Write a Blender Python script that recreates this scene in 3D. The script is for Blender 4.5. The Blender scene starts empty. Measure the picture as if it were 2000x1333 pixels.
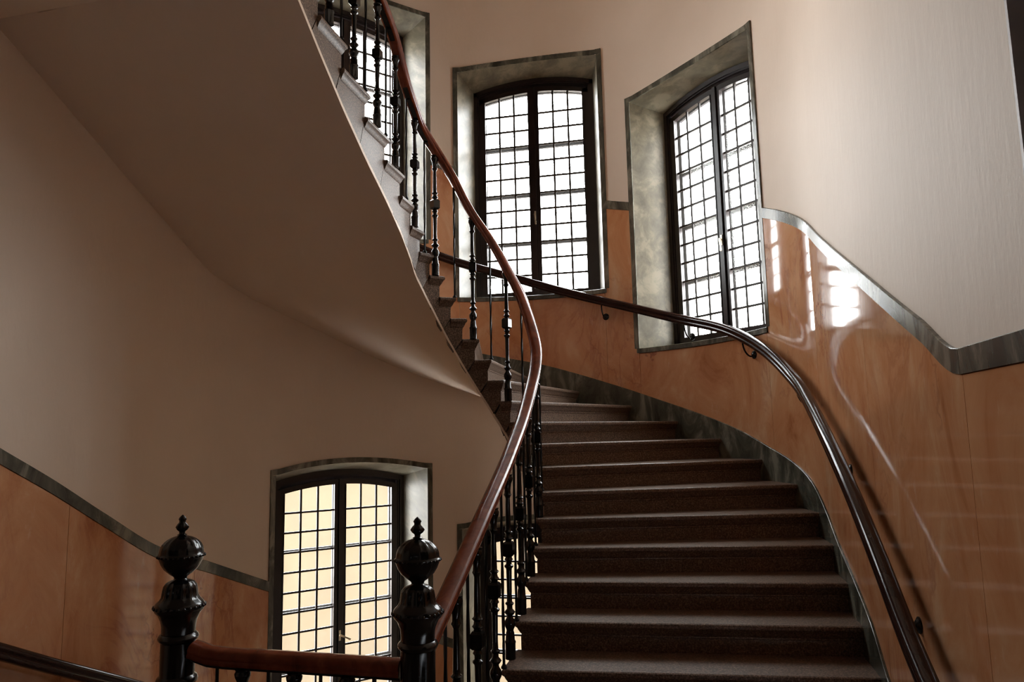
import bpy, bmesh, math, random
from math import pi, sin, cos, radians, hypot, atan2, sqrt, floor
from mathutils import Vector, Matrix

random.seed(7)
SC = bpy.context.scene
COL = SC.collection

# ------------------------------------------------------------------ camera, sky, exposure
EYE = Vector((1.4343, -5.0816, 1.723))
def make_camera():
    al, p, r = 0.22445828, radians(7.3322), radians(-1.16713)
    def st(v): return Vector((v[0]*cos(al)-v[1]*sin(al), v[0]*sin(al)+v[1]*cos(al), v[2]))
    fwd = st((0, cos(p), sin(p))); up0 = st((0, -sin(p), cos(p))); rt0 = st((1, 0, 0))
    rt = rt0*cos(r)+up0*sin(r); up = -rt0*sin(r)+up0*cos(r)
    m = Matrix((rt, up, -fwd)).transposed().to_4x4(); m.translation = EYE
    cd = bpy.data.cameras.new('camera'); co = bpy.data.objects.new('camera', cd)
    cd.sensor_width = 36; cd.sensor_fit = 'HORIZONTAL'; cd.lens = 1418.2/2000*36
    cd.clip_start = 0.05; cd.clip_end = 300
    co.matrix_world = m; COL.objects.link(co); SC.camera = co
make_camera()

SKY_STRENGTH = 30.0
w = bpy.data.worlds.new('overcast_sky'); SC.world = w; w.use_nodes = True
nt = w.node_tree; bg = nt.nodes['Background']
tc = nt.nodes.new('ShaderNodeTexCoord'); sx = nt.nodes.new('ShaderNodeSeparateXYZ')
cr = nt.nodes.new('ShaderNodeValToRGB')
nt.links.new(tc.outputs['Generated'], sx.inputs[0]); nt.links.new(sx.outputs['Z'], cr.inputs[0])
cr.color_ramp.elements[0].position = 0.0; cr.color_ramp.elements[0].color = (0.90, 0.94, 1.0, 1)
cr.color_ramp.elements[1].position = 0.9; cr.color_ramp.elements[1].color = (0.86, 0.93, 1.0, 1)
nt.links.new(cr.outputs[0], bg.inputs['Color']); bg.inputs['Strength'].default_value = SKY_STRENGTH
SC.view_settings.view_transform = 'Standard'; SC.view_settings.look = 'None'
SC.view_settings.gamma = 1.0; SC.view_settings.use_curve_mapping = False
SC.view_settings.exposure = 0.0
SC.cycles.max_bounces = 14; SC.cycles.diffuse_bounces = 8; SC.cycles.glossy_bounces = 6
SC.cycles.transparent_max_bounces = 24; SC.cycles.transmission_bounces = 8
SC.cycles.sample_clamp_indirect = 6.0
SC.cycles.filter_width = 1.0; SC.cycles.caustics_reflective = False; SC.cycles.caustics_refractive = False

# ------------------------------------------------------------------ materials
def new_mat(name):
    m = bpy.data.materials.new(name); m.use_nodes = True
    return m, m.node_tree, m.node_tree.nodes['Principled BSDF']
def ramp(nt, stops):
    r = nt.nodes.new('ShaderNodeValToRGB'); e = r.color_ramp.elements
    while len(e) > 1: e.remove(e[-1])
    e[0].position = stops[0][0]; e[0].color = (*stops[0][1], 1)
    for p, c in stops[1:]:
        k = e.new(p); k.color = (*c, 1)
    return r
def noise(nt, scale, detail=5, rough=.55, dist=0, vec=None, stretch=None):
    n = nt.nodes.new('ShaderNodeTexNoise'); n.inputs['Scale'].default_value = scale
    n.inputs['Detail'].default_value = detail; n.inputs['Roughness'].default_value = rough
    n.inputs['Distortion'].default_value = dist
    if stretch:
        mp = nt.nodes.new('ShaderNodeMapping'); mp.inputs['Scale'].default_value = stretch
        nt.links.new(vec, mp.inputs['Vector']); vec = mp.outputs['Vector']
    if vec: nt.links.new(vec, n.inputs['Vector'])
    return n
def objvec(nt):
    g = nt.nodes.new('ShaderNodeNewGeometry'); return g.outputs['Position']
def bump(nt, b, height, strength, dist=.01):
    k = nt.nodes.new('ShaderNodeBump'); k.inputs['Strength'].default_value = strength
    k.inputs['Distance'].default_value = dist
    nt.links.new(height, k.inputs['Height']); nt.links.new(k.outputs['Normal'], b.inputs['Normal'])
def mixc(nt, fac, a, b, mode='MIX'):
    m = nt.nodes.new('ShaderNodeMix'); m.data_type = 'RGBA'; m.blend_type = mode
    if isinstance(fac, float): m.inputs[0].default_value = fac
    else: nt.links.new(fac, m.inputs[0])
    for i, v in ((6, a), (7, b)):
        if isinstance(v, tuple): m.inputs[i].default_value = (*v, 1)
        else: nt.links.new(v, m.inputs[i])
    return m.outputs[2]

def mat_plaster():
    m, nt, b = new_mat('plaster'); v = objvec(nt)
    n = noise(nt, 1.3, 4, .5, vec=v); r = ramp(nt, [(.3, (.74, .60, .48)), (.7, (.79, .65, .53))])
    nt.links.new(n.outputs[0], r.inputs[0]); nt.links.new(r.outputs[0], b.inputs['Base Color'])
    b.inputs['Roughness'].default_value = .62
    n2 = noise(nt, 14, 4, .6, vec=v, stretch=(1, 1, .35)); bump(nt, b, n2.outputs[0], .12, .02)
    return m
def mat_orange():
    m, nt, b = new_mat('orange_marble'); v = objvec(nt)
    n = noise(nt, 2.3, 9, .66, .7, vec=v, stretch=(1, 1, .62))
    r = ramp(nt, [(.28, (.42, .155, .065)), (.42, (.57, .25, .115)), (.54, (.63, .31, .155)), (.64, (.68, .39, .22)), (.78, (.75, .53, .37))])
    nt.links.new(n.outputs[0], r.inputs[0])
    w = nt.nodes.new('ShaderNodeTexWave'); w.wave_type = 'BANDS'; w.bands_direction = 'DIAGONAL'
    w.inputs['Scale'].default_value = .8; w.inputs['Distortion'].default_value = 14
    w.inputs['Detail'].default_value = 5; w.inputs['Detail Scale'].default_value = 1.6; w.inputs['Detail Roughness'].default_value = .65
    nt.links.new(v, w.inputs['Vector'])
    vr = ramp(nt, [(0, (1, 1, 1)), (.035, (0, 0, 0))])
    nt.links.new(w.outputs[0], vr.inputs[0])
    n3 = noise(nt, 1.1, 2, vec=v); r3 = ramp(nt, [(.5, (0, 0, 0)), (.68, (.75, .75, .75))]); nt.links.new(n3.outputs[0], r3.inputs[0])
    fac = mixc(nt, 1.0, vr.outputs[0], r3.outputs[0], 'MULTIPLY')
    c = mixc(nt, fac, r.outputs[0], (.27, .09, .055))
    n4 = noise(nt, 1.5, 7, .6, 1.6, vec=v, stretch=(1, 1, .5)); r4 = ramp(nt, [(.455, (0, 0, 0)), (.5, (1, 1, 1)), (.53, (0, 0, 0))]); nt.links.new(n4.outputs[0], r4.inputs[0])
    n5 = noise(nt, .9, 3, vec=v); r5 = ramp(nt, [(.46, (0, 0, 0)), (.62, (.62, .62, .62))]); nt.links.new(n5.outputs[0], r5.inputs[0])
    f4 = mixc(nt, 1.0, r4.outputs[0], r5.outputs[0], 'MULTIPLY'); c = mixc(nt, f4, c, (.36, .10, .055))
    n6 = noise(nt, 13, 5, .7, vec=v, stretch=(1, 1, .3)); r6 = ramp(nt, [(.62, (0, 0, 0)), (.80, (.45, .45, .45))]); nt.links.new(n6.outputs[0], r6.inputs[0])
    c = mixc(nt, r6.outputs[0], c, (.78, .62, .48))
    nt.links.new(c, b.inputs['Base Color']); b.inputs['Roughness'].default_value = .075
    b.inputs['Specular IOR Level'].default_value = .55
    n2 = noise(nt, 3.0, 2, .5, vec=v); bump(nt, b, n2.outputs[0], .045, .02)
    return m
def mat_green(name, lo, mid, hi, rough=.22, stretch=(1, 1, .4), dist=1.2, tilt=0.0):
    m, nt, b = new_mat(name); v = objvec(nt)
    if tilt:
        mp = nt.nodes.new('ShaderNodeMapping'); mp.vector_type = 'POINT'; mp.inputs['Rotation'].default_value = (tilt, tilt*.6, 0); nt.links.new(v, mp.inputs['Vector']); v = mp.outputs['Vector']
        stretch = (1.6, 1.6, .35)
    n = noise(nt, 4.0, 8, .65, dist, vec=v, stretch=stretch)
    r = ramp(nt, [(.34, lo), (.5, mid), (.62, hi)])
    nt.links.new(n.outputs[0], r.inputs[0]); nt.links.new(r.outputs[0], b.inputs['Base Color'])
    b.inputs['Roughness'].default_value = rough
    return m
def mat_stone():
    m, nt, b = new_mat('granite'); v = objvec(nt)
    n = noise(nt, 110, 3, .7, vec=v); r = ramp(nt, [(.36, (.042, .025, .016)), (.5, (.112, .069, .045)), (.66, (.27, .185, .135))])
    nt.links.new(n.outputs[0], r.inputs[0]); nt.links.new(r.outputs[0], b.inputs['Base Color'])
    b.inputs['Roughness'].default_value = .45
    bump(nt, b, n.outputs[0], .10, .003)
    return m
def mat_flat(name, col, rough, spec=.5, coat=0, metal=0, nscale=None, namp=.25):
    m, nt, b = new_mat(name)
    b.inputs['Roughness'].default_value = rough; b.inputs['Metallic'].default_value = metal
    b.inputs['Specular IOR Level'].default_value = spec; b.inputs['Coat Weight'].default_value = coat
    b.inputs['Coat Roughness'].default_value = .08
    v = objvec(nt); n = noise(nt, nscale or 9, 4, vec=v)
    r = ramp(nt, [(.3, tuple(c*(1-namp) for c in col)), (.7, tuple(c*(1+namp) for c in col))])
    nt.links.new(n.outputs[0], r.inputs[0]); nt.links.new(r.outputs[0], b.inputs['Base Color'])
    return m
def mat_wood():
    m, nt, b = new_mat('mahogany'); v = objvec(nt)
    n = noise(nt, 6, 6, .6, .8, vec=v, stretch=(2, 2, .8))
    r = ramp(nt, [(.3, (.10, .020, .009)), (.55, (.19, .042, .018)), (.75, (.27, .072, .030))])
    nt.links.new(n.outputs[0], r.inputs[0]); nt.links.new(r.outputs[0], b.inputs['Base Color'])
    b.inputs['Roughness'].default_value = .24; b.inputs['Specular IOR Level'].default_value = .4; b.inputs['Coat Weight'].default_value = .15; b.inputs['Coat Roughness'].default_value = .08
    return m
def mat_glass():
    m, nt, b = new_mat('cathedral_glass'); nt.nodes.remove(b); out = nt.nodes['Material Output']
    t = nt.nodes.new('ShaderNodeBsdfTransparent'); t.inputs[0].default_value = (.97, .96, .93, 1)
    g = nt.nodes.new('ShaderNodeBsdfGlossy'); g.inputs['Roughness'].default_value = .08
    d = nt.nodes.new('ShaderNodeBsdfTranslucent'); d.inputs[0].default_value = (.9, .86, .78, 1)
    v = objvec(nt); n = noise(nt, 60, 3, .6, vec=v); k = nt.nodes.new('ShaderNodeBump'); k.inputs['Strength'].default_value = .25
    k.inputs['Distance'].default_value = .004; nt.links.new(n.outputs[0], k.inputs['Height'])
    nt.links.new(k.outputs[0], g.inputs['Normal'])
    m1 = nt.nodes.new('ShaderNodeMixShader'); m1.inputs[0].default_value = .05
    nt.links.new(t.outputs[0], m1.inputs[1]); nt.links.new(g.outputs[0], m1.inputs[2])
    m2 = nt.nodes.new('ShaderNodeMixShader'); r = ramp(nt, [(.35, (.001, .001, .001)), (.65, (.007, .007, .007))]); nt.links.new(n.outputs[0], r.inputs[0])
    nt.links.new(r.outputs[0], m2.inputs[0]); nt.links.new(m1.outputs[0], m2.inputs[1]); nt.links.new(d.outputs[0], m2.inputs[2])
    nt.links.new(m2.outputs[0], out.inputs['Surface'])
    return m
PLASTER = mat_plaster(); ORANGE = mat_orange()
GREEN = mat_green('green_marble', (.035, .034, .026), (.095, .092, .070), (.23, .215, .165))
REVEAL = mat_green('pale_green_marble', (.095, .080, .052), (.155, .130, .086), (.235, .198, .135), .4, (1, 1, .5), .35, .9)
STONE = mat_stone()
IRON = mat_flat('black_iron', (.0035, .0033, .0033), .2, .45)
WOOD = mat_wood()
RODIRON = mat_flat('dull_black_iron', (.004, .0038, .0036), .5, .2)
DARKWOOD = mat_flat('dark_rail_wood', (.022, .007, .005), .14, .28, 0)
FRAME = mat_flat('dark_window_paint', (.020, .013, .012), .3, .5)
OUTFRAME = mat_flat('grey_outer_sash_paint', (.05, .045, .05), .45)
LEAD = mat_flat('lead_came', (.03, .022, .018), .5)
BRASS = mat_flat('pale_brass', (.72, .62, .46), .3, metal=.6)
GLASS = mat_glass()
FLOOR = mat_flat('landing_stone', (.17, .105, .075), .4, nscale=60)
OCHRE = mat_flat('courtyard_render', (.046, .0305, .0130), .9, nscale=1.2, namp=.12)
PAVE = mat_flat('courtyard_paving', (.07, .037, .014), .9)
DOORWOOD = mat_flat('dark_door_wood', (.018, .010, .008), .25, .5, .5)
WHITE = mat_flat('white_gloss_paint', (.50, .43, .41), .5, namp=.05)

# ------------------------------------------------------------------ helpers
def obj(name, verts, faces, mat, parent=None, smooth=False, auto=None):
    me = bpy.data.meshes.new(name); me.from_pydata([tuple(v) for v in verts], [], faces)
    bm = bmesh.new(); bm.from_mesh(me); bmesh.ops.recalc_face_normals(bm, faces=bm.faces); bm.to_mesh(me); bm.free()
    me.materials.append(mat)
    if smooth or auto is not None:
        me.shade_smooth()
        if auto is not None:
            me.set_sharp_from_angle(angle=radians(auto))
    o = bpy.data.objects.new(name, me); COL.objects.link(o)
    if parent: o.parent = parent
    return o
def empty(name, loc=(0, 0, 0), rz=0.0, parent=None):
    o = bpy.data.objects.new(name, None); o.location = loc; o.rotation_euler = (0, 0, rz)
    o.empty_display_size = .1; COL.objects.link(o)
    if parent: o.parent = parent
    return o
def tag(o, label, cat, kind=None, group=None):
    o['label'] = label
    if cat: o['category'] = cat
    if kind: o['kind'] = kind
    if group: o['group'] = group
    return o
class MB:
    def __init__(s): s.v = []; s.f = []
    def add(s, v, f):
        k = len(s.v); s.v += [tuple(p) for p in v]; s.f += [tuple(i+k for i in q) for q in f]; return s
    def box(s, x0, x1, y0, y1, z0, z1):
        v = [(x, y, z) for z in (z0, z1) for y in (y0, y1) for x in (x0, x1)]
        return s.add(v, [(0, 2, 3, 1), (4, 5, 7, 6), (0, 1, 5, 4), (2, 6, 7, 3), (0, 4, 6, 2), (1, 3, 7, 5)])
    def rings(s, rings, closed=True, caps=True):
        n = len(rings[0]); k = len(s.v)
        for r in rings: s.v += [tuple(p) for p in r]
        for i in range(len(rings)-1):
            for j in range(n if closed else n-1):
                a = k+i*n+j; b = k+i*n+(j+1) % n
                s.f.append((a, b, b+n, a+n))
        if caps and closed:
            s.f.append(tuple(k+j for j in range(n))[::-1]); s.f.append(tuple(k+(len(rings)-1)*n+j for j in range(n)))
        return s
    def lathe(s, prof, seg=16, cx=0, cy=0, mod=None, square=None):
        R = []
        for q in prof:
            r, z = q[0], q[1]; ring = []
            for j in range(seg):
                a = 2*pi*j/seg; rr = r
                if len(q) > 2 and q[2] == 'sq':      # square section
                    rr = r/max(abs(cos(a)), abs(sin(a)))
                elif len(q) > 2: rr = r*(1+q[2]*(abs(cos(a*q[3]/2))-.5))
                ring.append((cx+rr*cos(a), cy+rr*sin(a), z))
            R.append(ring)
        return s.rings(R)
    def tube(s, pts, r, seg=8):
        R = []
        for i, p in enumerate(pts):
            p = Vector(p); d = (Vector(pts[min(i+1, len(pts)-1)])-Vector(pts[max(i-1, 0)])).normalized()
            a = Vector((0, 0, 1)) if abs(d.z) < .9 else Vector((1, 0, 0))
            x = d.cross(a).normalized(); y = x.cross(d)
            R.append([p+(x*cos(2*pi*j/seg)+y*sin(2*pi*j/seg))*r for j in range(seg)])
        return s.rings(R)
    def obj(s, name, mat, parent=None, smooth=False, auto=None): return obj(name, s.v, s.f, mat, parent, smooth, auto)
def pchip(xs, ys):
    n = len(xs); h = [xs[i+1]-xs[i] for i in range(n-1)]; d = [(ys[i+1]-ys[i])/h[i] for i in range(n-1)]
    m = [d[0]]+[0]*(n-2)+[d[-1]]
    for i in range(1, n-1):
        if d[i-1]*d[i] > 0:
            w1 = 2*h[i]+h[i-1]; w2 = h[i]+2*h[i-1]; m[i] = (w1+w2)/(w1/d[i-1]+w2/d[i])
    def f(x):
        if x <= xs[0]: return ys[0]+m[0]*(x-xs[0])
        if x >= xs[-1]: return ys[-1]+m[-1]*(x-xs[-1])
        i = 0
        while x > xs[i+1]: i += 1
        t = (x-xs[i])/h[i]
        return ((1+2*t)*(1-t)**2*ys[i]+t*(1-t)**2*h[i]*m[i]+t*t*(3-2*t)*ys[i+1]+t*t*(t-1)*h[i]*m[i+1])
    return f
RISE = .165; FLOORH = 4.95; R = 2.36; NSTEP = 30
# inner (well) path: t<0 straight right side (metres), 0..1 half ellipse, >1 straight left (1+metres)
_ell = {}
def inner(t, a=.451, b=.39):
    if t < 0: return Vector((a, t, 0))
    if t > 1: return Vector((-a, -(t-1), 0))
    if (a, b) not in _ell:
        n = 240; L = [0]; P = [(a, 0)]
        for i in range(1, n+1):
            q = (a*cos(pi*i/n), b*sin(pi*i/n)); L.append(L[-1]+hypot(q[0]-P[-1][0], q[1]-P[-1][1])); P.append(q)
        _ell[(a, b)] = (L, P)
    L, P = _ell[(a, b)]; s = t*L[-1]; lo, hi = 0, len(L)-1
    while hi-lo > 1:
        k = (lo+hi)//2
        if L[k] <= s: lo = k
        else: hi = k
    f = (s-L[lo])/(L[hi]-L[lo]); return Vector((P[lo][0]+(P[hi][0]-P[lo][0])*f, P[lo][1]+(P[hi][1]-P[lo][1])*f, 0))
# outer path: S = metres along a wall of radius R (S<0 right wall, S>pi*R left wall)
ARC = pi*R
def outer(S, r=R):
    if S < 0: return Vector((r, S, 0))
    if S > ARC: return Vector((-r, -(S-ARC), 0))
    a = S/R; return Vector((r*cos(a), r*sin(a), 0))
def onorm(S):
    if S < 0: return Vector((1, 0, 0))
    if S > ARC: return Vector((-1, 0, 0))
    a = S/R; return Vector((cos(a), sin(a), 0))
def PH(d): return radians(d)*R
def LL(v): return ARC+v

IN_T = {1: -1.85, 2: -1.52, 3: -1.193, 4: -.865, 5: -.576, 6: -.343, 7: -.167, 8: -.017}
for n, s in zip(range(9, 21), (.119, .245, .374, .477, .546, .645, .740, .832, .920, 1.008, 1.097, 1.208)): IN_T[n] = s/1.3245
for n, v in zip(range(21, 33), (.034, .246, .526, .855, 1.199, 1.50, 1.78, 2.04, 2.28, 2.50, 2.80, 3.1)): IN_T[n] = 1+v
OUT_S = {1: -1.70, 2: -1.36, 3: -1.024, 4: -.707, 5: -.398, 6: -.051}
for n, d in zip(range(7, 23), (6.9, 16, 28.2, 40.7, 52.8, 65.3, 79.0, 92, 103.5, 115, 126, 136, 146, 155, 165, 174.5)): OUT_S[n] = PH(d)
for n, v in zip(range(23, 33), (.10, .43, .77, 1.08, 1.40, 1.72, 2.06, 2.40, 2.74, 3.1)): OUT_S[n] = LL(v)
# outer ids in the same "n" space
def nos_in(t):
    ks = sorted(IN_T)
    if t <= IN_T[ks[0]]: return ks[0]-(IN_T[ks[0]]-t)/.33
    for a, b in zip(ks[:-1], ks[1:]):
        if IN_T[a] <= t <= IN_T[b]: return a+(t-IN_T[a])/(IN_T[b]-IN_T[a])
    return ks[-1]
def soff_in(n): return n*RISE-.45 if n < 24 else n*RISE-.45+min(.10, (n-24)*.035)
def soff_out(n): return n*RISE-(.37 if n < 19 else min(.53, .37+(n-19)*.05))
SOFF_FLAT = 4.185
RAILZ = pchip([-2.5, -2.0, -1.5, -1, -.75, -.5, -.25, 0, .07, .145, .215, .285, .36, .43, .5, .575, .645, .71, .79, .86, .93, 1.0, 1.25, 1.5, 1.8, 2.3, 2.9, 3.5],
              [z+1.723 for z in (-.87, -.65, -.42, -.19, -.06, .08, .26, .48, .59, .73, .90, 1.08, 1.25, 1.42, 1.58, 1.73, 1.89, 2.06, 2.21, 2.31, 2.385, 2.44, 2.61, 2.86, 3.02, 3.26, 3.6, 3.95)])
RA = dict(a=.445, b=.393)
_dado = [(-3, 1.978), (-2.406, 1.978), (-2.026, 2.136), (-1.342, 2.44), (-.209, 2.958), (PH(9.27), 3.261), (PH(22.9), 3.499), (PH(42), 3.76), (PH(62.8), 4.015),
         (PH(71), 4.109), (PH(112.4), 4.653), (PH(137), 5.06), (PH(156.7), 5.41), (PH(174.5), 5.716), (LL(.3), 5.90), (LL(.866), 6.209), (LL(1.292), 6.456), (LL(1.655), 6.649), (LL(2.18), 6.928), (LL(3), 6.928)]
_df = pchip([p[0] for p in _dado], [p[1] for p in _dado])
def dado(S): return 1.978 if S < -2.406 else (6.928 if S > LL(2.18) else _df(S))
_sk = [(-1.85, .215), (-1.143, .519), (-.879, .717), (-.573, .861), (-.19, 1.012), (PH(3), 1.178), (PH(10.15), 1.358), (PH(16.3), 1.46), (PH(26.9), 1.597), (PH(34.8), 1.714),
       (PH(42.3), 1.816), (PH(56.4), 2.002), (PH(70), 2.195), (PH(88.6), 2.438), (PH(108.9), 2.624), (PH(137), 3.08), (PH(156.7), 3.43), (PH(174.5), 3.74), (LL(.866), 4.23), (LL(2.0), 4.85), (LL(2.3), 5.1)]
_skf = pchip([p[0] for p in _sk], [p[1] for p in _sk])
def skirt(S): return .15 if S < -1.98 else (5.1 if S > LL(2.3) else _skf(S))

# windows: centre azimuth, sill height
WIN = [(43.6, 2.533), (90.6, 3.180), (137.4, 3.803), (90.6, 3.180-FLOORH), (137.4, 3.803-FLOORH)]
WH = 19.15; WTOP = 2.543; WRISE = .085
def win_at(S):
    """open z intervals of the wall at S"""
    d = math.degrees(S/R); out = []
    for c, z in WIN:
        if abs(d-c) < WH-1e-6:
            x = sin(radians(d-c))/sin(radians(WH)); out.append((z, z+WTOP+WRISE*(1-x*x)))
    return sorted(out)
ZB, ZT = -5.0, 10.2

# ------------------------------------------------------------------ walls
def wall_strip(name, S0, S1, brk, label, ds=.09):
    Ss = sorted(set([S0, S1]+[b for b in brk if S0 < b < S1]))
    full = []
    for a, b in zip(Ss[:-1], Ss[1:]):
        n = max(1, int((b-a)/ds)); full += [a+(b-a)*i/n for i in range(n)]
    full.append(Ss[-1]); mb = MB()
    for a, b in zip(full[:-1], full[1:]):
        ia = win_at(a+1e-5) ; ib = win_at(b-1e-5)
        za = [ZB]+[q for p in ia for q in p]+[ZT]; zb = [ZB]+[q for p in ib for q in p]+[ZT]
        for i in range(0, len(za), 2):
            pa, pb = outer(a), outer(b)
            mb.add([(pa.x, pa.y, za[i]), (pb.x, pb.y, zb[i]), (pb.x, pb.y, zb[i+1]), (pa.x, pa.y, za[i+1])], [(0, 1, 2, 3)])
    mb.f = [q[::-1] for q in mb.f]
    me = bpy.data.meshes.new(name); me.from_pydata(mb.v, [], mb.f); me.materials.append(PLASTER); me.shade_smooth()
    o = bpy.data.objects.new(name, me); COL.objects.link(o)
    nn = []
    for v in mb.v:
        a = atan2(v[1], v[0]); nn.append((-cos(a), -sin(a), 0) if v[1] >= 0 else ((-1 if v[0] > 0 else 1), 0, 0))
    me.normals_split_custom_set_from_vertices(nn)
    return tag(o, label, 'wall', 'structure')
brk = [PH(c+s*WH) for c, _ in WIN for s in (-1, 1)]
V_BACK = -7.6; DOOR0, DOOR1 = -2.95, -4.35
wall_back = wall_strip('wall_back', 0, ARC, brk, 'curved plaster wall with deep window openings over orange marble')
wall_left = wall_strip('wall_left', ARC, LL(-V_BACK), [], 'straight left plaster wall beside the descending flight', 1.0)
# right wall, with the door recess
mb = MB()
for (a, b, z0, z1) in ((DOOR0, 0, ZB, ZT), (V_BACK, DOOR1, ZB, ZT), (DOOR1, DOOR0, 3.35, ZT), (DOOR1, DOOR0, ZB, 0)):
    mb.add([(R, a, z0), (R, b, z0), (R, b, z1), (R, a, z1)], [(0, 1, 2, 3)])
wall_right = tag(mb.obj('wall_right', PLASTER), 'straight right plaster wall above orange marble beside the stair handrail', 'wall', 'structure')
mb = MB(); mb.box(-R, R, V_BACK-.1, V_BACK, ZB, ZT)
wall_front = tag(mb.obj('wall_front', DOORWOOD), 'unseen wall behind the landing, given dark door wood to cut bounced light', 'wall', 'structure')  # out of view; dark material keeps bounced light off risers and soffit
mb = MB(); mb.box(-R-.2, R+.2, V_BACK-.1, R+.2, ZT, ZT+.1)
tag(mb.obj('ceiling', PLASTER), 'plain plaster ceiling over the stairwell', 'ceiling', 'structure')

def wall_slab(name, S0, S1, zlo, zhi, mat, parent, th0, th1, ds=.12, gap=.0015):
    """slab standing th0..th1 proud of the wall, between two height curves"""
    S0 += gap; S1 -= gap
    n = max(1, int((S1-S0)/ds)+1); rings = []
    for i in range(n+1):
        S = S0+(S1-S0)*i/n; P = outer(S); N = onorm(S)
        if 0 <= S <= ARC: P = N*R
        a, b = zlo(S), zhi(S)
        i_, o_ = P-N*th1, P-N*th0
        rings.append([(o_.x, o_.y, a), (i_.x, i_.y, a), (i_.x, i_.y, b-.003), (i_.x+N.x*.003, i_.y+N.y*.003, b), (o_.x, o_.y, b)])
    return MB().rings(rings).obj(name, mat, parent, auto=35)
BAND = .087
EDGE = .05/R
def clad(shift, S_lo, S_hi, tagname):
    """orange marble panels, green band and green skirting that follow the flight"""
    wins = [(PH(c-WH), PH(c+WH), z) for c, z in WIN if (z < 0) == (shift < 0)]
    cuts = [-4.6, DOOR0+.002, -2.41, -1.15, PH(2.4), PH(90.6), PH(180-2.4), LL(1.15), LL(2.4), LL(3.6)]
    for c, _ in WIN[:3]: cuts += [PH(c-WH), PH(c+WH)]
    cuts = sorted([c for c in cuts if S_lo < c < S_hi]+[S_lo, S_hi])
    zd = lambda S: dado(S)+shift
    zs = lambda S: skirt(S)+shift
    for a, b in zip(cuts[:-1], cuts[1:]):
        mid = (a+b)/2; par = wall_right if mid < 0 else (wall_left if mid > ARC else wall_back)
        w_ = [q for q in wins if q[0]-.01 < mid < q[1]+.01]
        if mid < DOOR0: continue
        if w_:
            z = w_[0][2]
            if min(zd(a), zd(b)) < z: top = zd
            else: top = lambda S, z=z: z-.047
            wall_slab('marble_panel', a, b, lambda S: zs(S)-.02, top, ORANGE, par, 0, .010)
        else:
            a2, b2 = a, b
            # bottom part below the window edge bands stays full width
            wall_slab('marble_panel', a2, b2, lambda S: zs(S)-.02, lambda S: zd(S)-BAND, ORANGE, par, 0, .010)
    segs = []; cur = S_lo
    for a, b, z in sorted(wins):
        if b < S_lo or a > S_hi: continue
        segs.append((cur, a-.05)); cur = b+.05
    segs.append((cur, S_hi))
    for a, b in segs:
        if a < DOOR0: a = DOOR0+.002
        if b-a < .05: continue
        ps = [a]+[c for c in (-2.406, 0, ARC) if a < c < b]+[b]
        for p, q in zip(ps[:-1], ps[1:]):
            t = wall_slab('trim_%d' % (len([o for o in COL.objects if o.name.startswith('trim_')])+1), p, q, lambda S: zd(S)-BAND, zd, GREEN, None, 0, .016, .06)
            tag(t, tagname % where(p, q, shift), 'dado band', 'structure')
def where(p, q, shift):
    m = (p+q)/2; d = math.degrees(m/R); f = 'lower flight' if shift < 0 else 'upper flight'
    if m < -2.4: return 'level on the right wall by the landing door'
    if m < 0: return 'sloping down the right wall to its kink'
    if m > ARC: return 'sloping along the left wall above the %s' % f
    if d < 24: return 'on the curve just right of the right-hand window'
    if d < 80: return 'short, between the right-hand and the middle window, %s' % f
    if d < 120: return 'short, between the middle and the left-hand window, %s' % f
    return 'on the curve left of the left-hand window, %s' % f
clad(0, -4.6, LL(3.6), 'green marble dado band %s')
clad(-FLOORH, PH(62.8), LL(3.6), 'green marble dado band %s')
# skirting
def skirting(shift, S0, S1, nm, par_label, cuts):
    cs = [S0]+[c for c in cuts if S0 < c < S1]+[S1]
    for i, (a, b) in enumerate(zip(cs[:-1], cs[1:])):
        o = wall_slab(nm, a, b, lambda S: max(skirt(S)-.33, -.02)+shift, lambda S: skirt(S)+shift, GREEN, None, 0, .024, .08)
        if i: o.name = nm
        tag(o, par_label[i], 'skirting', 'structure')
skirting(0, DOOR0+.002, 0, 'baseboard_right', ['green marble skirting rising up the right wall beside the lowest steps'], [])
skirting(0, 0, ARC, 'baseboard_back', ['green marble skirting curving along the right half of the back wall', 'green marble skirting along the left half of the back wall'], [PH(90.6)])
skirting(0, ARC, LL(3.6), 'baseboard_left', ['green marble skirting high on the left wall beside the upper flight'], [])
skirting(-FLOORH, PH(90.6), LL(3.0), 'baseboard_left', ['green marble skirting beside the lower flight under the left wall'], [])

# ------------------------------------------------------------------ floors
mb = MB()
def slab(poly, z0, z1):
    n = len(poly); mb.add([(x, y, z0) for x, y in poly]+[(x, y, z1) for x, y in poly],
                          [tuple(range(n))[::-1], tuple(range(n, 2*n))]+[(i, (i+1) % n, (i+1) % n+n, i+n) for i in range(n)])
slab([(-R, V_BACK), (R, V_BACK), (R, -1.74), (.47, -1.89), (.47, -2.50), (-.47, -2.55), (-R, -2.45)], -.32, 0)
tag(mb.obj('floor', FLOOR), 'stone landing floor in front of the stairs', 'floor', 'structure')
mb = MB(); slab([(-R, V_BACK), (R, V_BACK), (R, R), (-R, R)], -FLOORH-.3, -FLOORH)
tag(mb.obj('floor_lower', FLOOR), 'stone floor of the storey below', 'floor', 'structure')
mb = MB(); slab([(-R, V_BACK), (R, V_BACK), (R, -2.45), (.5, -2.45), (-.46, -2.45), (-.46, -1.89), (-R, -1.89)], SOFF_FLAT, SOFF_FLAT+.20)
slab([(-R, V_BACK), (R, V_BACK), (R, -2.5), (-.3, -2.5), (-.3, -2.86), (-R, -2.86)], SOFF_FLAT+.2, FLOORH)
tag(mb.obj('ceiling_landing', PLASTER), 'flat plaster underside of the landing above', 'ceiling', 'structure')

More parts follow.
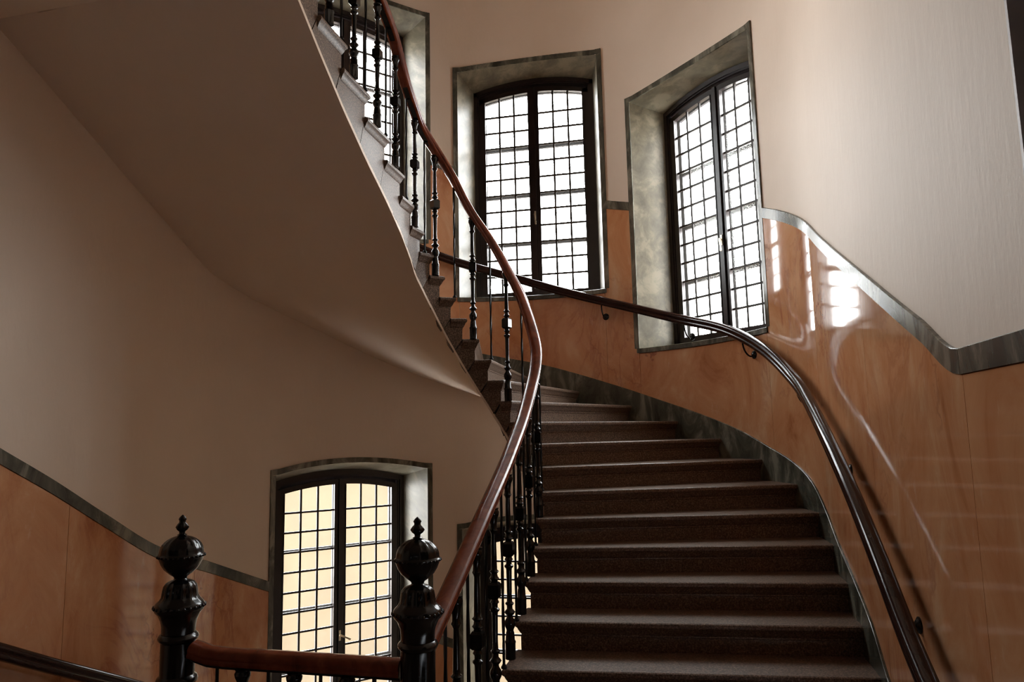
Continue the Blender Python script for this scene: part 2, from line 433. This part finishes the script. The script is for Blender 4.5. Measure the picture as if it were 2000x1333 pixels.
# ------------------------------------------------------------------ staircase
NOSE = [(.010, 0), (.003, .005), (0, .016), (.002, .026), (.008, .033), (.013, .038), (.019, .052), (.029, .070), (.033, .074), (.033, .082), (.037, .086)]
EJ = .030
def step_frame(n, t):
    """front and back plan points of step n at radial fraction t (0 well, 1 wall)"""
    F = inner(IN_T[n]).lerp(outer(OUT_S[n], R-.022), t); G = inner(IN_T[n+1]).lerp(outer(OUT_S[n+1], R-.022), t)
    return F, G
def make_step(n, par, zb=0.0):
    z = n*RISE
    stn = [0, .08, .2, .4, .6, .8, 1.0]
    width = (outer(OUT_S[n], R-.022)-inner(IN_T[n])).length
    # block
    rings = []
    for t in stn:
        tt = t if t > 0 else EJ/width
        F, G = step_frame(n, tt); d = (G-F).normalized(); L = (G-F).length
        j = min(.07, L*.8); fr = min(1.0, (.037+j)/L)
        s0 = soff_in(n+fr)+(soff_out(n+fr)-soff_in(n+fr))*tt+.014; s1 = soff_in(n+1+fr)+(soff_out(n+1+fr)-soff_in(n+1+fr))*tt+.014
        s0 = min(s0, SOFF_FLAT+.004) if n > 22 else s0; s1 = min(s1, SOFF_FLAT+.004) if n > 22 else s1
        if n >= 27: s0 = s1 = max(s1, SOFF_FLAT+.203)
        if n == 1: s0 = s1 = min(s1, 0.0)
        elif n < 4: s0 = max(s0, -.3); s1 = max(s1, -.3)
        if t > 0: s0 += .014; s1 += .014
        prof = [(.037, z-.084), (.037, z-RISE+.001), (.040+j, s0), (L+.033+j, s1), (L+.034, z-.001), (L+.036, z-.084)]
        if n == 1: prof = [(.037, z-.084), (.037, 0.0), (.05, -.001), (L+.036, -.001), (L+.036, z-.001), (L+.036, z-.084)]
        rings.append([F+d*o+Vector((0, 0, q)) for o, q in prof])
    st = MB().rings(rings).obj('step', STONE, par)
    # tread with moulded nosing returned round its well end
    lv = []
    for o, dz in NOSE:
        front, back = [], []
        for t in stn:
            tt = t if t > 0 else o/width
            F, G = step_frame(n, tt); d = (G-F).normalized(); L = (G-F).length
            front.append(F+d*min(o, L*.5)+Vector((0, 0, z-dz))); back.append(F+d*(L+.04)+Vector((0, 0, z-dz)))
        lv.append(front+back[::-1])
    MB().rings(lv).obj('tread', STONE, st, auto=28)
    return st
def make_soffit(par):
    rings = []
    ns = [1.6+.25*i for i in range(int((28.6-1.6)/.25)+1)]
    def at(n, tab):
        k = int(floor(n)); return tab[k]+(tab[k+1]-tab[k])*(n-k)
    for n in ns:
        ti, so = at(n, IN_T), at(n, OUT_S)
        # joint line leans forward, so take the soffit a little behind the nosing
        A = inner(ti, .4802, .4202); B = outer(so, R-.001)
        ring = []
        for k in range(7):
            f = k/6; z = soff_in(n)+(soff_out(n)-soff_in(n))*f
            P = A.lerp(B, f); P.y = max(P.y, -1.888)
            z = min(z, SOFF_FLAT+.004) if n > 22 else max(z, -.31)
            ring.append((P.x, P.y, z))
        top = [(p[0], p[1], p[2]+.03) for p in ring[::-1]]
        rings.append(ring+top)
    return MB().rings(rings).obj('soffit', PLASTER, par, auto=35)
stair = empty('staircase', (0, 0, 0))
tag(stair, 'winding granite stair flight climbing from the landing round the curved wall', 'staircase')
for n in range(1, 31): make_step(n, stair)
make_soffit(stair)
def copy_tree(o, parent=None, dz=0.0):
    c = o.copy(); COL.objects.link(c)
    if parent: c.parent = parent
    else: c.location.z += dz
    for k in ('category', 'label', 'group'):
        pass
    for ch in list(o.children): copy_tree(ch, c)
    return c
stair2 = copy_tree(stair, None, -FLOORH); stair2['label'] = 'granite stair flight descending on the left below the landing railing'
stair3 = copy_tree(stair, None, FLOORH); stair3['label'] = 'granite stair flight of the next storey overhead, out of view, added to shade the steps below'  # unseen upper flight, added so its underside shades the flight below

# ------------------------------------------------------------------ balustrade
def sweep(path, prof, up=Vector((0, 0, 1))):
    """prof = list of (side, height); path = list of Vectors"""
    rings = []
    for i, p in enumerate(path):
        d = path[min(i+1, len(path)-1)]-path[max(i-1, 0)]; d.normalize()
        h = Vector((d.x, d.y, 0)).normalized(); side = Vector((h.y, -h.x, 0)); n = side.cross(d).normalized()
        rings.append([p+side*a+n*b for a, b in prof])
    return MB().rings(rings)
RAILPROF = [(-.022, -.030), (-.034, -.023), (-.038, -.012), (-.035, -.004), (-.041, .003), (-.043, .013), (-.038, .025), (-.023, .033), (0, .036),
            (.023, .033), (.038, .025), (.043, .013), (.041, .003), (.035, -.004), (.038, -.012), (.034, -.023), (.022, -.030)]
BALPROF = [(.0285, 0), (.0285, .070), (.0305, .074), (.0305, .082), (.026, .086), (.023, .12), (.019, .13), (.021, .137), (.029, .150), (.031, .163), (.029, .176), (.018, .190), (.016, .199),
           (.024, .207), (.031, .216), (.024, .224), (.016, .231), (.0155, .246), (.023, .252), (.024, .258), (.015, .265), (.0135, .30), (.0155, .41), (.0165, .420), (.025, .427), (.025, .434), (.016, .44), (.016, .455), (.024, .462), (.019, .470), (.017, .477)]
KNOP = [(.020, .477, 'sq'), (.0285, .485, 'sq'), (.0285, .538, 'sq'), (.020, .548, 'sq')]
BALTOP = [(.017, .546), (.018, .556), (.026, .564), (.018, .573), (.016, .585), (.026, .594), (.016, .602), (.0155, .62), (.0125, .755), (.017, .765), (.023, .772), (.018, .780), (.017, .795), (.022, .825), (.029, .840), (.031, .852), (.026, .862), (.030, .87)]
BH = .87
def mesh_only(o):
    me = o.data; bpy.data.objects.remove(o); return me
ME_BAL = mesh_only(MB().lathe(BALPROF, 14).obj('m', IRON, auto=50))
ME_KNOP = mesh_only(MB().lathe(KNOP, 16).obj('m', IRON, auto=30))
ME_TOP = mesh_only(MB().lathe(BALTOP, 14).obj('m', IRON, auto=50))
def rod_mesh():
    rings = []
    for i in range(25):
        z = i/24; a0 = (min(max(z, .12), .88)-.12)*7
        rings.append([(.0085*cos(a0+pi/2*j+pi/4), .0085*sin(a0+pi/2*j+pi/4), z) for j in range(4)])
    return mesh_only(MB().rings(rings).lathe([(.016, 0), (.016, .010), (.011, .018), (.009, .024)], 10).obj('m', RODIRON))
ME_ROD = rod_mesh()
def inst(name, me, parent, loc, rz=0, sc=(1, 1, 1)):
    o = bpy.data.objects.new(name, me); o.location = loc; o.rotation_euler = (0, 0, rz); o.scale = sc; o.parent = parent; COL.objects.link(o); return o
def baluster(par, x, y, z0, z1, rz=0):
    k = (z1-z0)/BH
    b = inst('baluster', ME_BAL, par, (x, y, z0), rz, (1, 1, k))
    inst('knop', ME_KNOP, b, (0, 0, 0)); inst('capital', ME_TOP, b, (0, 0, 0))
def rod(par, x, y, z0, z1, rz=0): inst('rod', ME_ROD, par, (x, y, z0), rz, (1, 1, z1-z0))
ORN = [-1.99, -1.66, -1.33, -1.0, -.69, -.40, -.08, .18, .389, .594, .823, 1.022, 1.411, 1.736, 2.10, 2.436, 2.76]
RODS = [-2.15, -1.825, -1.50, -1.17, -.85, -.56, -.24, .07, .285, .49, .70, .90, 1.19, 1.58, 1.92, 2.27, 2.60]
BA = dict(a=.458, b=.402)
def flight_balustrade(name, label, t0, t1):
    bal = empty(name, (inner(max(t0, -2.4), **RA).x, inner(max(t0, -2.4)).y, 0)); off = Vector(bal.location)
    tag(bal, label, 'balustrade')
    ts = []; t = t0
    while t < t1:
        ts.append(t); t += .03 if 0 <= t < 1 else .06
    ts.append(t1)
    path = [inner(t, **RA)+Vector((0, 0, RAILZ(t)))-off for t in ts]
    sweep(path, RAILPROF).obj('handrail', WOOD, bal, auto=40)
    sweep([p-Vector((0, 0, .034)) for p in path], [(-.018, -.004), (.018, -.004), (.018, .004), (-.018, .004)]).obj('iron_strap', IRON, bal)
    for lst, f in ((ORN, baluster), (RODS, rod)):
        for t in lst:
            if not (t0+.02 < t < t1-.02): continue
            P = inner(t, **BA); n = floor(nos_in(t)+.02)
            if f is rod: P = inner(t, .462, .404)
            Q = inner(t+.01, **BA)-inner(t-.01, **BA)
            f(bal, P.x-off.x, P.y-off.y, max(n, 0)*RISE, RAILZ(t)-.036, atan2(Q.y, Q.x))
    return bal
flight_balustrade('balustrade', 'black iron balustrade with mahogany handrail winding up from the right newel', -2.352, 3.45)
b2 = flight_balustrade('balustrade', 'black iron balustrade with mahogany handrail of the flight descending from the left newel', .35, 3.42)
b2.location.z -= FLOORH

# ------------------------------------------------------------------ newel posts
def newel(x, y, k, label):
    p = empty('newel_post', (x, y, 0)); tag(p, label, 'newel post')
    p.scale = (1, 1, k); p.rotation_euler = (0, 0, .22)
    MB().lathe([(.095, 0, 'sq'), (.095, .20, 'sq'), (.082, .215, 'sq'), (.078, .225, 'sq')], 24).obj('base', IRON, p, auto=30)
    fl = (.05, 8)
    MB().lathe([(.07, .225), (.082, .24), (.078, .26), (.064, .28)]+[(.064, .30, *fl), (.0635, .77, *fl)]+[(.064, .78), (.074, .79), (.076, .80), (.073, .81), (.064, .818)]
               + [(.0635, .82, *fl), (.0635, .93, *fl)]+[(.064, .94), (.0735, .95), (.0755, .957), (.072, .965), (.064, .972)], 32).obj('shaft', IRON, p, auto=35)
    MB().lathe([(.062, .972), (.063, 1.00), (.067, 1.02), (.078, 1.045), (.088, 1.055), (.094, 1.068), (.094, 1.075), (.086, 1.088), (.074, 1.097, .06, 12), (.065, 1.11, .10, 12), (.061, 1.135, .12, 12), (.058, 1.15, .12, 12), (.050, 1.162, .1, 12),
                (.040, 1.168), (.026, 1.172), (.023, 1.178)], 48).obj('capital', IRON, p, auto=50)
    ball = [(.023, 1.176), (.026, 1.184), (.042, 1.195), (.062, 1.213), (.074, 1.232), (.081, 1.250), (.083, 1.256), (.086, 1.260), (.087, 1.266), (.083, 1.271)]
    for i in range(0, 9):
        a = i/8*pi/2*.93; ball.append((.079*cos(a)+.002, 1.274+.066*sin(a), .08*min(1, .35+i/6), 14))
    ball += [(.020, 1.342), (.014, 1.346)]
    b = MB().lathe(ball, 56).obj('ball', IRON, p, auto=45)
    bd = MB()
    for i in range(30):
        a = 2*pi*i/30; bd.lathe([(.001, -.0045), (.0045, -.002), (.0045, .002), (.001, .0045)], 6, .087*cos(a), .087*sin(a))
    bd.v = [(v[0], v[1], v[2]+1.262) for v in bd.v]; bd.obj('bead_ring', IRON, b, smooth=True)
    bd = MB()
    for i in range(26):
        a = 2*pi*i/26; bd.lathe([(.001, -.007), (.007, -.003), (.007, .003), (.001, .007)], 6, .092*cos(a), .092*sin(a))
    bd.v = [(v[0], v[1], v[2]+1.072) for v in bd.v]; bd.obj('bead_ring', IRON, p, smooth=True)
    MB().lathe([(.013, 1.340), (.011, 1.350), (.012, 1.356), (.019, 1.362, .2, 6), (.024, 1.372, .3, 6), (.019, 1.382, .25, 6), (.013, 1.390), (.012, 1.396), (.0145, 1.403, .2, 6), (.011, 1.411), (.004, 1.418), (.001, 1.42)], 24).obj('finial', IRON, p, auto=60)
    return p
NR = (.445, -2.42); NL = (-.52, -2.49)
newel(*NR, 1.0, 'black cast iron newel post with ball finial at the foot of the rising handrail')
newel(*NL, 1.008, 'black cast iron newel post with ball finial at the left end of the landing railing')
# landing railing between the newels
lr = empty('landing_railing', ((NR[0]+NL[0])/2, (NR[1]+NL[1])/2, 0)); off = Vector(lr.location)
tag(lr, 'short level mahogany and iron railing between the two newel posts', 'balustrade')
A = Vector((NR[0]-.066, NR[1], .868)); B = Vector((NL[0]+.066, NL[1], .897))
path = []
for i in range(13):
    f = i/12; p = A.lerp(B, f); p.z += .022*max(0, (f-.88)/.12)**1.5; path.append(p-off)
sweep(path, RAILPROF).obj('handrail', WOOD, lr, auto=40)
sweep([p-Vector((0, 0, .034)) for p in path], [(-.018, -.004), (.018, -.004), (.018, .004), (-.018, .004)]).obj('iron_strap', IRON, lr)
for i in range(7):
    f = (i+1)/8; p = A.lerp(B, f)-off
    (baluster if i in (1, 3, 5) else rod)(lr, p.x, p.y, 0, p.z-.036)

# ------------------------------------------------------------------ wall handrails
WRZ = pchip([-2.7, -2.10, -1.92, -1.57, -1.07, -.35, PH(9.6), PH(21.7), PH(35.6), PH(48.65), PH(60.7), PH(81.8), PH(95.7), PH(114.9), PH(137), PH(156.7), PH(174.5), LL(.67), LL(1.30), LL(1.653), LL(2.6)],
            [.53, .816, .915, 1.14, 1.43, 1.775, 2.094, 2.344, 2.584, 2.74, 2.898, 3.174, 3.365, 3.60, 3.93, 4.273, 4.593, 5.053, 5.363, 5.543, 6.02])
def wall_rail(label, S0, S1, shift, brackets):
    o = empty('wall_handrail', tuple(outer(S0, R-.115)+Vector((0, 0, WRZ(S0)+shift)))); off = Vector(o.location); tag(o, label, 'handrail')
    path = []; S = S0
    while S < S1:
        path.append(outer(S, R-.115)+Vector((0, 0, WRZ(S)+shift))-off); S += .06
    prof = [(-.016, -.044), (-.027, -.038), (-.032, -.026), (-.031, -.013), (-.026, -.006), (-.027, .000), (-.034, .006), (-.036, .018), (-.031, .031), (-.018, .040), (0, .043),
            (.018, .040), (.031, .031), (.036, .018), (.034, .006), (.027, .000), (.026, -.006), (.031, -.013), (.032, -.026), (.027, -.038), (.016, -.044)]
    sweep(path, prof).obj('handrail', DARKWOOD, o, auto=40)
    for S in brackets:
        z = WRZ(S)+shift; N = onorm(S); P = outer(S, R-.010)-Vector((off.x, off.y, 0)); zc = z-.150-off.z
        mb = MB(); rings = []
        for r, d in ((.034, 0), (.034, .006), (.024, .012), (.02, .016), (.008, .022)):
            T = Vector((-N.y, N.x, 0)); rings.append([P-N*d+T*r*cos(2*pi*j/14)+Vector((0, 0, zc+r*sin(2*pi*j/14))) for j in range(14)])
        mb.rings(rings).obj('bracket', IRON, o, auto=40)
        br = COL.objects[-1] if False else None
        pts = []
        for i in range(13):
            f = i/12; a = -pi/2+f*pi
            pts.append(P-N*(.015+.09*(1-cos(f*pi))/2)+Vector((0, 0, zc-.03*sin(f*pi)+(z-.04-off.z-zc)*f**2)))
        MB().tube(pts, .007, 8).obj('bracket_arm', IRON, o, smooth=True)
    return o
wall_rail('dark polished wooden handrail on iron brackets along the right and curved wall', -2.45, PH(150), 0, [-1.69, -.649, PH(6.9), PH(29.2), PH(47.8), PH(71.4), PH(95)])
wall_rail('dark wooden handrail on the left wall at the lower flight', PH(157.5), LL(2.5), -FLOORH, [PH(172), LL(.9), LL(1.9)])

# ------------------------------------------------------------------ windows
YF = 2.615-R            # frame plane, metres beyond the wall radius
HW = .68
def zt(x): return 2.455+.095*(1-(x/.68)**2)
def zg(x): return 2.335+.075*(1-(x/.60)**2)
def prism(mb, poly, y0, y1):
    n = len(poly); mb.add([(x, y0, z) for x, z in poly]+[(x, y1, z) for x, z in poly],
                          [tuple(range(n)), tuple(range(n, 2*n))[::-1]]+[(i, (i+1) % n, (i+1) % n+n, i+n) for i in range(n)])
def archband(mb, x0, x1, lo, hi, y0, y1, k=10):
    rings = []
    for i in range(k+1):
        x = x0+(x1-x0)*i/k; a, b = lo(x), hi(x); rings.append([(x, y0, a), (x, y1, a), (x, y1, b), (x, y0, b)])
    mb.rings(rings)
GX0, GX1, GZ0, RH = .055, .565, .10, .187
def make_window(par):
    sq = sin(radians(WH)); 
    def wallpt(f, inset=0):                 # f in -1..1 along the opening, on the wall face
        a = radians(WH)*f; r = R-inset; return (r*sin(a), r*cos(a)-R)
    # reveals
    for s in (-1, 1):
        x0, y0 = wallpt(s); x1, y1 = s*HW, YF+.02
        th = .03*s
        mb = MB(); mb.add([(x0, y0, 0), (x1, y1, 0), (x1, y1, zt(.68)), (x0, y0, WTOP), (x0+th, y0+.01, 0), (x1+th, y1, 0), (x1+th, y1, zt(.68)), (x0+th, y0+.01, WTOP)],
                          [(0, 1, 2, 3), (4, 7, 6, 5), (0, 3, 7, 4), (1, 5, 6, 2), (3, 2, 6, 7), (0, 4, 5, 1)])
        mb.obj('reveal_jamb', REVEAL, par)
    rings = []
    for i in range(15):
        f = -1+2*i/14; x0, y0 = wallpt(f); g = sin(radians(WH*f))/sq; x1 = HW*g; z0 = WTOP+WRISE*(1-g*g); z1 = zt(x1)
        rings.append([(x0, y0, z0), (x1, YF+.02, z1), (x1, YF+.02, z1+.04), (x0, y0+.01, z0+.03)])
    MB().rings(rings).obj('reveal_head', REVEAL, par, auto=30)
    # sill slab, slightly proud of the wall
    rings = []
    for i in range(15):
        f = -1.03+2.06*i/14; x0, y0 = wallpt(f, .022); x1 = HW*1.06*f
        rings.append([(x0, y0, -.045), (x0, y0, -.004), (x0*1.0, y0+.005, 0), (x1, YF+.03, .004), (x1, YF+.03, -.045)])
    MB().rings(rings).obj('sill', GREEN, par, auto=30)
    # green marble edge band on the wall face
    for s in (-1, 1):
        rings = []
        for dd in (0, .5, 1):
            a = radians(WH)*s+s*dd*EDGE; p = lambda r: (r*sin(a), r*cos(a)-R)
            i_, o_ = p(R-.014), p(R); rings.append([(o_[0], o_[1], -.0), (i_[0], i_[1], -.0), (i_[0], i_[1], WTOP), (o_[0], o_[1], WTOP)])
        MB().rings(rings).obj('edge_band', GREEN, par)
    rings = []
    for i in range(21):
        a = (radians(WH)+EDGE)*(-1+2*i/20); g = min(1, abs(sin(a))/sq); z0 = WTOP+WRISE*(1-g*g)
        i_, o_ = ((R-.014)*sin(a), (R-.014)*cos(a)-R), (R*sin(a), R*cos(a)-R)
        rings.append([(o_[0], o_[1], z0), (i_[0], i_[1], z0), (i_[0], i_[1], z0+.05), (o_[0], o_[1], z0+.05)])
    MB().rings(rings).obj('edge_band', GREEN, par, auto=30)
    # fixed frame
    mb = MB()
    for s in (-1, 1):
        x0, x1 = sorted((s*.645, s*.69)); mb.box(x0, x1, YF-.01, YF+.14, 0, zt(.66))
        x0, x1 = sorted((s*.628, s*.647)); mb.box(x0, x1, YF+.004, YF+.05, 0, zt(.66)-.03)
    archband(mb, -.69, .69, lambda x: zt(x)-.040, lambda x: zt(x)+.03, YF-.01, YF+.14, 16)
    archband(mb, -.645, .645, lambda x: zt(x)-.056, lambda x: zt(x)-.038, YF+.004, YF+.05, 16)
    mb.box(-.69, .69, YF-.005, YF+.14, -.01, .03)
    mb.obj('frame', FRAME, par, auto=30)
    # outer sash, behind
    mb = MB()
    for s in (-1, 1):
        for q in (3, 6, 9):
            z = GZ0+q*RH; x0, x1 = sorted((s*.03, s*.60)); mb.box(x0, x1, YF+.10, YF+.13, z-.016, z+.016)
        x0, x1 = sorted((s*.57, s*.65)); mb.box(x0, x1, YF+.10, YF+.13, 0, zt(.62)-.05)
    mb.box(-.045, .045, YF+.10, YF+.13, 0, zt(0)-.05)
    mb.box(-.65, .65, YF+.10, YF+.13, 0, .09)
    archband(mb, -.64, .64, lambda x: zg(x)+.01, lambda x: zt(x)-.04, YF+.10, YF+.13, 14)
    mb.obj('outer_sash', OUTFRAME, par, auto=30)
    # casements
    y0, y1 = YF+.012, YF+.055
    for s in (-1, 1):
        mb = MB()
        def bx(xa, xb, za, zb_, ya=y0, yb=y1):
            a, b = sorted((s*xa, s*xb)); mb.box(a, b, ya, yb, za, zb_)
        bx(.002, GX0, .03, zg(.03)+.05); bx(GX1, .63, .03, zg(.6)+.045); bx(GX0, GX1, .03, GZ0)
        bx(GX0-.004, GX0+.006, GZ0, zg(.06), y0-.006, y0+.01); bx(GX1-.006, GX1+.004, GZ0, zg(.56), y0-.006, y0+.01)
        archband(mb, s*GX0, s*.63, zg, lambda x: zg(x)+.052, y0, y1, 10)
        if s > 0: mb.box(-.018, .018, y0-.016, y0, .03, zg(0)+.05)
        c = mb.obj('casement', FRAME, par, auto=30)
        yb0, yb1 = YF+.030, YF+.042
        cw = (GX1-GX0)/3
        for i in (1, 2):
            x = s*(GX0+cw*i); bb = MB(); bb.box(x-.0095, x+.0095, yb0-.003, yb1+.003, GZ0, zg(x)); bb.obj('glazing_bar', LEAD, c)
        for r in range(1, 12):
            a, b = sorted((s*GX0, s*GX1)); z = GZ0+r*RH; w_ = .0088
            bb = MB(); bb.box(a, b, yb0-.002, yb1+.002, z-w_, z+w_); bb.obj('glazing_bar', LEAD, c)
        pm = None
        for i in range(3):
            xa, xb = sorted((s*(GX0+cw*i), s*(GX0+cw*(i+1))))
            for r in range(12):
                z0 = GZ0+r*RH; z1 = z0+RH
                if r < 11:
                    if pm is None:
                        q = MB(); q.box(-cw/2, cw/2, -.002, .002, -RH/2, RH/2); pm = mesh_only(q.obj('pane', GLASS))
                    inst('pane', pm, c, ((xa+xb)/2, (yb0+yb1)/2, (z0+z1)/2))
                else:
                    q = MB(); prism(q, [(xa, z0), (xb, z0)]+[(xb+(xa-xb)*k/4, zg(xb+(xa-xb)*k/4)) for k in range(5)], (yb0+yb1)/2-.002, (yb0+yb1)/2+.002)
                    q.obj('pane', GLASS, c)
    return par
def handle(win, angle, mat):
    h = empty('handle', (0, YF-.012, .95), 0, win) if False else None
    mb = MB(); mb.box(-.010, .010, YF-.012, YF-.004, .90, 1.00)
    ca, sa = cos(angle), sin(angle); rings = []
    for d, wd in ((-.012, .008), (0, .010), (.06, .007), (.105, .009), (.115, .006)):
        rings.append([(d*ca-k*wd*sa, YF-.032+e*.006, .955+d*sa+k*wd*ca) for k, e in ((-1, -1), (1, -1), (1, 1), (-1, 1))])
    mb.rings(rings); mb.lathe([(.006, 0), (.006, .01)], 8)  # spindle
    mb.v = mb.v[:-16]+[(v[0], YF-.026-v[2]+.014, .955+v[1]) for v in mb.v[-16:]]
    return mb.obj('handle', mat, win, auto=40)
WLAB = ['tall arched leaded window at the right of the curved wall', 'tall arched leaded window in the middle of the curved wall',
        'tall leaded window half hidden behind the rising balustrade at the top', 'lower leaded window glimpsed between the balusters of the right flight',
        'lower arched leaded window with amber light between the newel posts']
proto = None
for i, (c, z) in enumerate(WIN):
    rz = radians(c-90); P = (R*cos(radians(c)), R*sin(radians(c)), z)
    if proto is None:
        wn = empty('window_%d' % (i+1), P, rz); make_window(wn); proto = wn
    else:
        wn = proto.copy(); COL.objects.link(wn); wn.name = 'window_%d' % (i+1); wn.location = P; wn.rotation_euler = (0, 0, rz)
        for ch in list(proto.children): copy_tree(ch, wn)
    tag(wn, WLAB[i], 'window', 'structure')
WINS = [bpy.data.objects['window_%d' % (i+1)] for i in range(5)]
for i, wn in enumerate(WINS):
    handle(wn, radians(-28) if i == 4 else radians(-86), BRASS)
# daylight portals in the window openings
for i, (c, z) in enumerate(WIN):
    ld = bpy.data.lights.new('window_portal', 'AREA'); ld.shape = 'RECTANGLE'; ld.size = 1.36; ld.size_y = 2.55; ld.cycles.is_portal = True
    lo = bpy.data.objects.new('window_portal', ld); COL.objects.link(lo)
    a = radians(c); rr = 2.85
    lo.location = (rr*cos(a), rr*sin(a), z+1.27)
    lo.rotation_euler = Vector((-cos(a), -sin(a), 0)).to_track_quat('-Z', 'Y').to_euler()

# ------------------------------------------------------------------ landing door on the right wall
dr = empty('door_1', (R, (DOOR0+DOOR1)/2, 0)); tag(dr, 'dark wooden door in a moulded frame at the right edge of the landing', 'door', 'structure')
mb = MB(); H = 3.35; hwid = (DOOR0-DOOR1)/2
mb.box(0, .16, hwid-.014, hwid, 0, H); mb.box(0, .16, -hwid, -hwid+.014, 0, H); mb.box(0, .16, -hwid, hwid, H-.014, H)
mb.obj('reveal', WHITE, dr)
mb = MB()
for x0, x1, q in ((.045, .16, .05), (.062, .16, .10), (.052, .16, .068)):
    mb.box(x0, x1, hwid-.014-q, hwid-.014, 0, H-.014); mb.box(x0, x1, -hwid+.014, -hwid+.014+q, 0, H-.014); mb.box(x0, x1, -hwid+.014, hwid-.014, H-.014-q, H-.014)
mb.obj('frame', DOORWOOD, dr)
for s in (-1, 1):
    a, b = sorted((0, s*(hwid-.115)))
    mb = MB(); mb.box(.08, .12, a+.002, b-.002, 0, H-.12)
    leaf = mb.obj('leaf', DOORWOOD, dr)
    for z0, z1 in ((.2, .95), (1.1, 2.2), (2.35, 3.1)):
        mb = MB(); mb.box(.07, .085, a+.10, b-.08, z0, z1); mb.box(.062, .072, a+.14, b-.12, z0+.04, z1-.04); mb.obj('panel', DOORWOOD, leaf)
MB().tube([(.075, .05, 1.05), (.03, .05, 1.05), (.03, .16, 1.05)], .009).obj('handle', BRASS, dr, smooth=True)

# ------------------------------------------------------------------ courtyard seen through the lower panes
mb = MB(); mb.box(-40, 40, 2.9, 60, -6.3, -6.2)
tag(mb.obj('ground', PAVE), 'pale paved courtyard outside the lower windows', 'ground', 'structure')
mb = MB(); mb.box(-26, 12, 10.0, 10.5, -6.2, 2.6)
tag(mb.obj('wall_courtyard', OCHRE), 'ochre rendered courtyard wall seen through the lower panes', 'wall', 'structure')
